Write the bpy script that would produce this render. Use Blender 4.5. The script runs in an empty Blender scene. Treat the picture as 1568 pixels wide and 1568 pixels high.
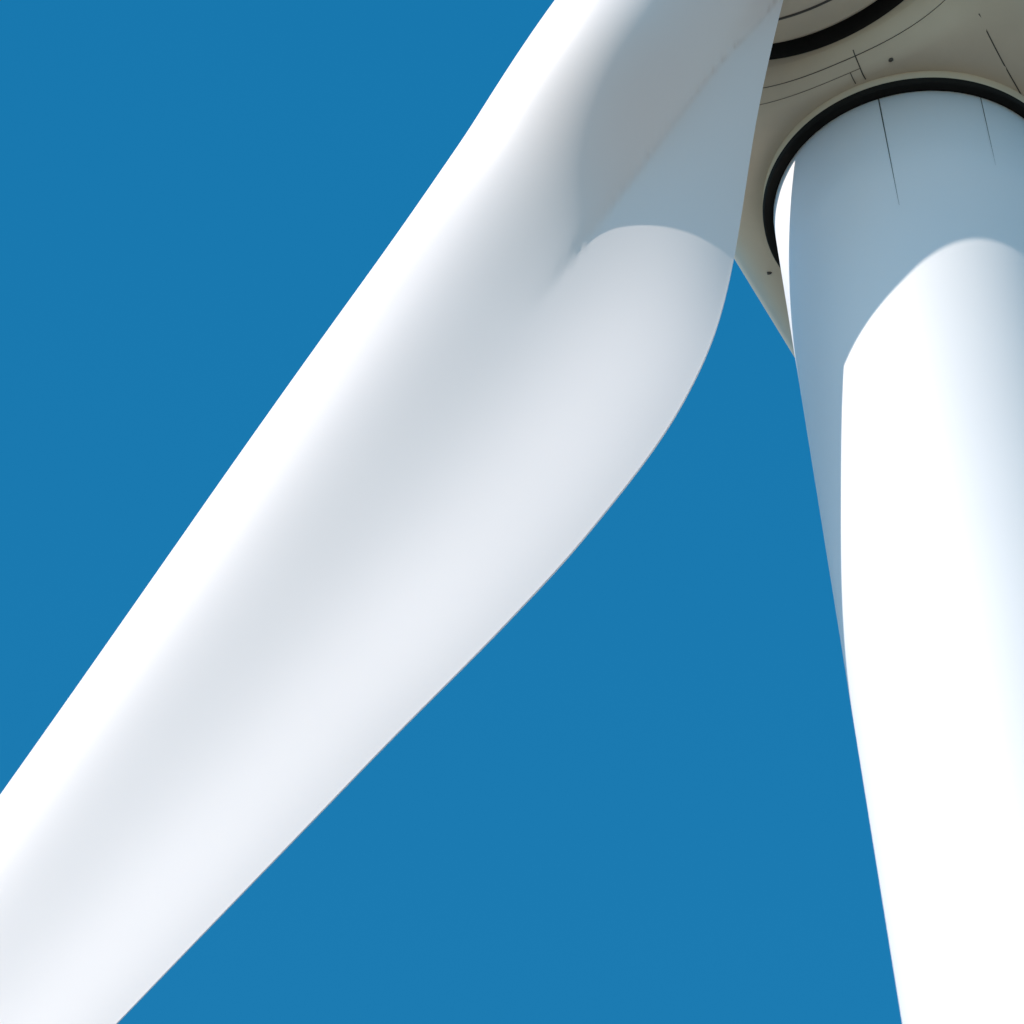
import bpy, math, bmesh
import numpy as np
from mathutils import Vector, Matrix
sc=bpy.context.scene
AZ,EL=math.radians(-47.0),math.radians(39.6)
H=65.0; D=53.0
C=np.array([0,-D,1.7]); T=np.array([0,0,H])
f=15280.0; S=1568.0
def nrm(v): v=np.array(v,float); return v/np.linalg.norm(v)
tw=nrm(T-C); gw=np.array([0,0,1.0]); gw=nrm(gw-gw.dot(tw)*tw)
tc=nrm([619,484,-f]); rho=math.atan(0.2)
gc=np.array([-math.sin(rho),math.cos(rho),0]); gc=nrm(gc-gc.dot(tc)*tc)
M=np.stack([tw,gw,np.cross(tw,gw)],1)@np.stack([tc,gc,np.cross(tc,gc)],1).T
cam=bpy.data.cameras.new('camera'); co=bpy.data.objects.new('camera',cam); sc.collection.objects.link(co)
co.matrix_world=Matrix([list(M[i])+[C[i]] for i in range(3)]+[[0,0,0,1]])
cam.lens=f/S*36; cam.sensor_width=36; cam.clip_end=20000; sc.camera=co
cam.dof.use_dof=True; cam.dof.focus_distance=82.0; cam.dof.aperture_fstop=2.4
# ---------------- turbine axes
al=math.radians(-15)
a=np.array([math.sin(al),-math.cos(al),0]); pr=np.array([math.cos(al),math.sin(al),0]); Z=np.array([0,0,1.])
hub=T+2.6*a+1.75*Z
be=math.radians(40.4)
def bl_frame(b):
    return -math.cos(b)*Z-math.sin(b)*pr, -math.sin(b)*Z+math.cos(b)*pr
# ---------------- materials
def mat(name,col,rough=.4,var=.03,scale=3.,spec=.4,bump=0.,bscale=20,rvar=0.):
    m=bpy.data.materials.new(name); m.use_nodes=True; nt=m.node_tree; b=nt.nodes['Principled BSDF']
    tcn=nt.nodes.new('ShaderNodeTexCoord'); n=nt.nodes.new('ShaderNodeTexNoise'); n.inputs['Scale'].default_value=scale; n.inputs['Detail'].default_value=6
    nt.links.new(tcn.outputs['Object'],n.inputs['Vector'])
    r=nt.nodes.new('ShaderNodeValToRGB'); r.color_ramp.elements[0].position=.3; r.color_ramp.elements[1].position=.7
    r.color_ramp.elements[0].color=tuple(c*(1-var) for c in col)+(1,); r.color_ramp.elements[1].color=tuple(min(1,c*(1+var)) for c in col)+(1,)
    nt.links.new(n.outputs['Fac'],r.inputs['Fac']); nt.links.new(r.outputs['Color'],b.inputs['Base Color'])
    b.inputs['Roughness'].default_value=rough; b.inputs['Specular IOR Level'].default_value=spec
    if bump:
        n2=nt.nodes.new('ShaderNodeTexNoise'); n2.inputs['Scale'].default_value=bscale; n2.inputs['Detail'].default_value=8
        nt.links.new(tcn.outputs['Object'],n2.inputs['Vector']); bp=nt.nodes.new('ShaderNodeBump'); bp.inputs['Strength'].default_value=bump
        nt.links.new(n2.outputs['Fac'],bp.inputs['Height']); nt.links.new(bp.outputs['Normal'],b.inputs['Normal'])
    return m
m_blade=mat('gelcoat_white',(.87,.79,.755),.42,.01,.6)
m_tower=mat('tower_paint',(.87,.83,.81),.5,.012,.5)
m_nac=mat('nacelle_paint',(.62,.525,.385),.5,.07,1.2)
m_black=mat('black_rubber',(.014,.013,.011),.8,.1,5,.1)
m_seam=mat('seam_dark',(.07,.062,.05),.7,.1,5)
m_ground=mat('dry_field',(.22,.205,.185),.95,.3,.05,.1,.4,4)
m_gravel=mat('gravel',(.30,.28,.25),.95,.2,2.,.1,.6,30)
m_conc=mat('concrete',(.38,.37,.35),.85,.1,2.,.2,.2,20)
m_steel=mat('galvanised_steel',(.45,.46,.47),.4,.08,5)
# ---------------- helpers
root=bpy.data.objects.new('wind_turbine',None); sc.collection.objects.link(root)
def loft(name,rings,m,closed=True,cap=True,parent=root,smooth=True):
    bm=bmesh.new(); vs=[[bm.verts.new(tuple(p)) for p in r] for r in rings]; n=len(rings[0])
    for i in range(len(vs)-1):
        for k in range(n if closed else n-1): bm.faces.new([vs[i][k],vs[i][(k+1)%n],vs[i+1][(k+1)%n],vs[i+1][k]])
    if cap and closed: bm.faces.new(vs[0]); bm.faces.new(vs[-1])
    bmesh.ops.recalc_face_normals(bm,faces=bm.faces)
    me=bpy.data.meshes.new(name); bm.to_mesh(me); bm.free()
    for p in me.polygons: p.use_smooth=smooth and len(p.vertices)<=4
    me.materials.append(m)
    o=bpy.data.objects.new(name,me); sc.collection.objects.link(o); o.parent=parent; return o
# ---------------- blade
NP=110
ph=np.linspace(0,math.pi,NP+1)
def sstep(t): t=np.clip(t,0,1); return t*t*(3-2*t)
R0=.76
PS=np.linspace(0,26,521)
def smooth(y,n=16):
    for _ in range(n):
        z=y.copy(); z[1:-1]=(y[:-2]+2*y[1:-1]+y[2:])/4; y=z
    return y
PV=smooth(np.interp(PS,[0,3,4,5,6,8,13,26],[25,24.5,20.5,16,13.5,10.5,7.5,1]),60)
def psi(s): return math.radians(np.interp(s,PS,PV))
def trr(s): return np.interp(s,[0,4,5.5,8,13,26],[.42,.38,.34,.28,.23,.15])
def section(s,le,te):
    x=(1-np.cos(ph))/2; c=le+te; tr=trr(s)
    yt=5*tr*(.2969*np.sqrt(x)-.126*x-.3516*x**2+.2843*x**3-.1015*x**4)*c
    X=-le+x*c
    x0=-le+R0
    circ=np.sqrt(np.clip(1-((X-x0)/R0)**2,0,1))*R0
    hh=1-sstep((s-2.35)/(5.25-2.35)); b0=1-sstep((s-.9)/(2.2-.9)); bs=1-sstep((s-.9)/(4.9-.9))
    wav=sstep((s-1)/3)*np.interp(s,[0,6,12,26],[1,.9,.55,.3])
    aft=.04*wav*c*np.sin(math.pi*np.clip((x-.2)/.8,0,1))**2
    P=yt*.85-aft; q=circ*hh; k=.38*4*x*(1-x)
    P=(P+q+np.sqrt((P-q)**2+k*k))/2-k*.5*(1-hh)
    P=(1-b0)*P+b0*circ
    Q=(1-bs)*(-yt*1.1-aft*.6)-bs*circ
    return np.concatenate([np.stack([X,P],1),np.stack([X,Q],1)[1:-1][::-1]],0)
def sec3(s,le,te,d,e):
    p=psi(s); Tt=math.cos(p)*e-math.sin(p)*a; N=math.sin(p)*e+math.cos(p)*a
    q=section(s,le,te)
    return hub+s*d+q[:,:1]*Tt+q[:,1:]*N
st=np.array([(.8,.650,.76),(1.5,.662,.993),(2,.670,1.165),(2.5,.680,1.356),(3,.687,1.57),(3.5,.687,1.79),(4,.686,2.0),(4.5,.690,2.185),(5,.703,2.31),(5.5,.720,2.385),(6,.736,2.405),(7,.756,2.36),(8,.773,2.221),(9,.777,2.013),(10,.785,1.829),(11,.799,1.639),(12,.82,1.450),(13,.825,1.255),(14,.827,1.160),(20,.5,.85),(26,.15,.45)])
s1=np.linspace(.8,15,300); s2=np.linspace(15.3,25.9,30); ss=np.concatenate([s1,s2])
le1=smooth(np.interp(s1,st[:,0],st[:,1]),150); te1=smooth(np.interp(s1,st[:,0],st[:,2]),60)
lev=np.concatenate([le1,np.interp(s2,st[:,0],st[:,1])]); tev=np.concatenate([te1,np.interp(s2,st[:,0],st[:,2])])
for k in range(3):
    dd,ee=bl_frame(be+k*2*math.pi/3)
    loft('blade_%d'%(k+1),[sec3(s,lev[i],tev[i],dd,ee) for i,s in enumerate(ss)],m_blade)
th=np.linspace(0,2*math.pi,193)[:-1]
HT=H-.12
def rad(z): return 1.2+(H-z)*.0135
loft('tower',[[ (rad(z)*math.cos(t),rad(z)*math.sin(t),z) for t in th] for z in np.linspace(.25,HT,60)],m_tower)
loft('yaw_collar',[[ (r*math.cos(t),r*math.sin(t),z) for t in th] for r,z in [(1.0,HT+.01),(1.275,HT+.01),(1.283,HT+.02),(1.283,H-.045)]],m_black,smooth=False)
loft('yaw_skirt',[[ (r*math.cos(t),r*math.sin(t),z) for t in th] for r,z in [(1.0,H-.049),(1.265,H-.049),(1.265,H+.1)]],m_nac,smooth=False)
def rev(name,prof,m,c=hub): return loft(name,[[c+ x*a + r*(math.cos(t)*pr+math.sin(t)*Z) for t in th] for x,r in prof],m)
rev('spinner',[(-.92,1.0),(-.92,1.36),(-.88,1.39),(-.5,1.38),(0,1.30),(.4,1.14),(.8,.86),(1.1,.55),(1.25,.3),(1.3,.03)],m_nac)
rev('hub_gap',[(-1.5,1.38),(-1.035,1.40),(-1.03,1.2),(-.8,1.2)],m_black)
rev('spinner_seam',[(-.66,1.38),(-.66,1.391),(-.64,1.391),(-.64,1.38)],m_seam)
for k in range(3):
    dd,ee=bl_frame(be+k*2*math.pi/3)
    loft('root_collar_%d'%(k+1),[[hub+s*dd+r*(math.cos(t)*ee+math.sin(t)*a) for t in th] for s,r in [(.9,.80),(1.30,.80),(1.32,.78),(1.32,.64)]],m_nac)
XN=1.54
def nparam(x):
    w=np.interp(x,[-6.5,-6,-3,.8,1.2,1.42,XN],[1.30,1.50,1.80,1.80,1.72,1.54,1.42])
    zb=np.interp(x,[-6.5,-3,1.35,1.48,XN],[.9,.06,.06,.18,.30]); zt=np.interp(x,[-6.5,-3,1,1.45,XN],[2.8,3.5,3.45,3.2,3.15])
    n=np.interp(x,[.8,XN],[5.,2.3]); return w,zb,zt,n
tn=np.linspace(0,2*math.pi,257)[:-1]
def nac(x):
    w,zb,zt,n=nparam(x); ct=np.cos(tn); s_=np.sin(tn)
    X=w*np.sign(ct)*abs(ct)**(2/n); Y=(zb+zt)/2+(zt-zb)/2*np.sign(s_)*abs(s_)**(2/n)
    return [T+x*a+X[i]*pr+Y[i]*Z for i in range(len(tn))]
loft('nacelle',[nac(x) for x in list(np.linspace(-6.5,.8,24))+[.9,1.0,1.1,1.2,1.3,1.36,1.40,1.44,1.48,1.51,XN]],m_nac)
def npt(x,p,off=.004):
    w,zb,zt,n=nparam(x); z=(zb+zt)/2-(zt-zb)/2*(max(0,1-abs(p/w)**n))**(1/n)
    return T+x*a+p*pr+(z-off)*Z
def ribbon(name,pts,wd,m):
    P=np.array([npt(*q) for q in pts]); rings=[]
    for i in range(len(P)):
        t=nrm(P[min(i+1,len(P)-1)]-P[max(i-1,0)]); sde=nrm(np.cross(t,Z)); rings.append([P[i]-sde*wd/2,P[i]+sde*wd/2])
    loft(name,rings,m,closed=False)
ribbon('seam_1',[(1.39,p) for p in np.linspace(-1.2,.12,20)],.006,m_seam)
ribbon('seam_2',[(1.47,p) for p in np.linspace(-1.15,1.15,40)],.010,m_seam)
ribbon('seam_3',[(x,.12) for x in np.linspace(1.29,1.5,12)],.010,m_seam)
ribbon('seam_4',[(x,1.17) for x in np.linspace(-3,1.3,30)],.010,m_seam)
ribbon('seam_5',[(x,-1.17) for x in np.linspace(-3,-1.2,30)],.008,m_seam)
ribbon('seam_6',[(x,.03) for x in np.linspace(1.29,1.39,4)],.008,m_seam)
for i,(x,p) in enumerate([(1.36,.38),(-.30,-1.45)]):
    c0=npt(x,p,0.0)
    loft('drain_%d'%(i+1),[[c0+r*(math.cos(t)*pr*1.8+math.sin(t)*a)-z*Z for t in th[::8]] for r,z in [(.012,-.01),(.012,.012),(.008,.018)]],m_seam)
def streak(name,ang,z0,z1,w):
    rings=[]
    for z in np.linspace(z1,z0,12):
        u=(z-z1)/(z0-z1); ww=w*(.15+.85*u)/rad(z); t=math.radians(ang-90)
        rings.append([((rad(z)+.003)*math.cos(t+q*ww/2),(rad(z)+.003)*math.sin(t+q*ww/2),z) for q in (-1,0,1)])
    loft(name,rings,m_seam,closed=False)
streak('seam_line_1',-7,HT,HT-1.4,.012); streak('seam_line_2',34,HT,HT-.9,.008)
def cyl(name,r0,r1,z0,z1,m): loft(name,[[(r*math.cos(t),r*math.sin(t),z) for t in th] for r,z in [(r0,z0),(r1,z1)]],m)
cyl('foundation',3.2,3.1,-.3,.25,m_conc)
def box(name,x0,x1,y0,y1,z0,z1,m,parent=root):
    r=lambda z:[(x0,y0,z),(x1,y0,z),(x1,y1,z),(x0,y1,z)]
    return loft(name,[r(z0),r(z1)],m,parent=parent,smooth=False)
box('door',-.45,.45,-2.16,-1.95,1.25,3.35,m_steel)
box('door_frame_top',-.52,.52,-2.18,-1.9,3.352,3.42,m_tower)
for i in range(5): box('step_%d'%(i+1),-.6,.6,-2.2-.28*(5-i),-2.2-.28*(4-i)-.003,.252,.25+.2*(i+1),m_steel)
def sheet(name,R,z,m,n=64):
    me=bpy.data.meshes.new(name); me.from_pydata([(R*math.cos(2*math.pi*i/n),R*math.sin(2*math.pi*i/n),z) for i in range(n)],[],[list(range(n))]); me.materials.append(m)
    o=bpy.data.objects.new(name,me); sc.collection.objects.link(o); return o
sheet('ground',6000,0,m_ground); sheet('gravel_pad',9,.006,m_gravel)
# ---------------- light
w=bpy.data.worlds.new('World'); sc.world=w; w.use_nodes=True; nt=w.node_tree
sky=nt.nodes.new('ShaderNodeTexSky'); sky.sky_type='NISHITA'; sky.sun_disc=False; sky.sun_elevation=EL
sky.sun_rotation=math.atan2(math.sin(AZ),-math.cos(AZ)); sky.air_density=1.0; sky.dust_density=.2; sky.ozone_density=2.0
hs=nt.nodes.new('ShaderNodeHueSaturation'); hs.inputs['Hue'].default_value=.482; hs.inputs['Saturation'].default_value=1.415; hs.inputs['Value'].default_value=1.6
bg=nt.nodes['Background']; nt.links.new(sky.outputs[0],hs.inputs['Color']); nt.links.new(hs.outputs[0],bg.inputs[0]); bg.inputs[1].default_value=.12
sl=bpy.data.lights.new('sun','SUN'); sl.energy=4.3; sl.angle=math.radians(.6); sl.color=(1,.92,.85); so=bpy.data.objects.new('sun',sl); sc.collection.objects.link(so)
so.rotation_euler=Vector((math.cos(EL)*math.sin(AZ),-math.cos(EL)*math.cos(AZ),math.sin(EL))).to_track_quat('Z','Y').to_euler()
sc.view_settings.view_transform='Standard'; sc.view_settings.look='None'; sc.view_settings.exposure=0
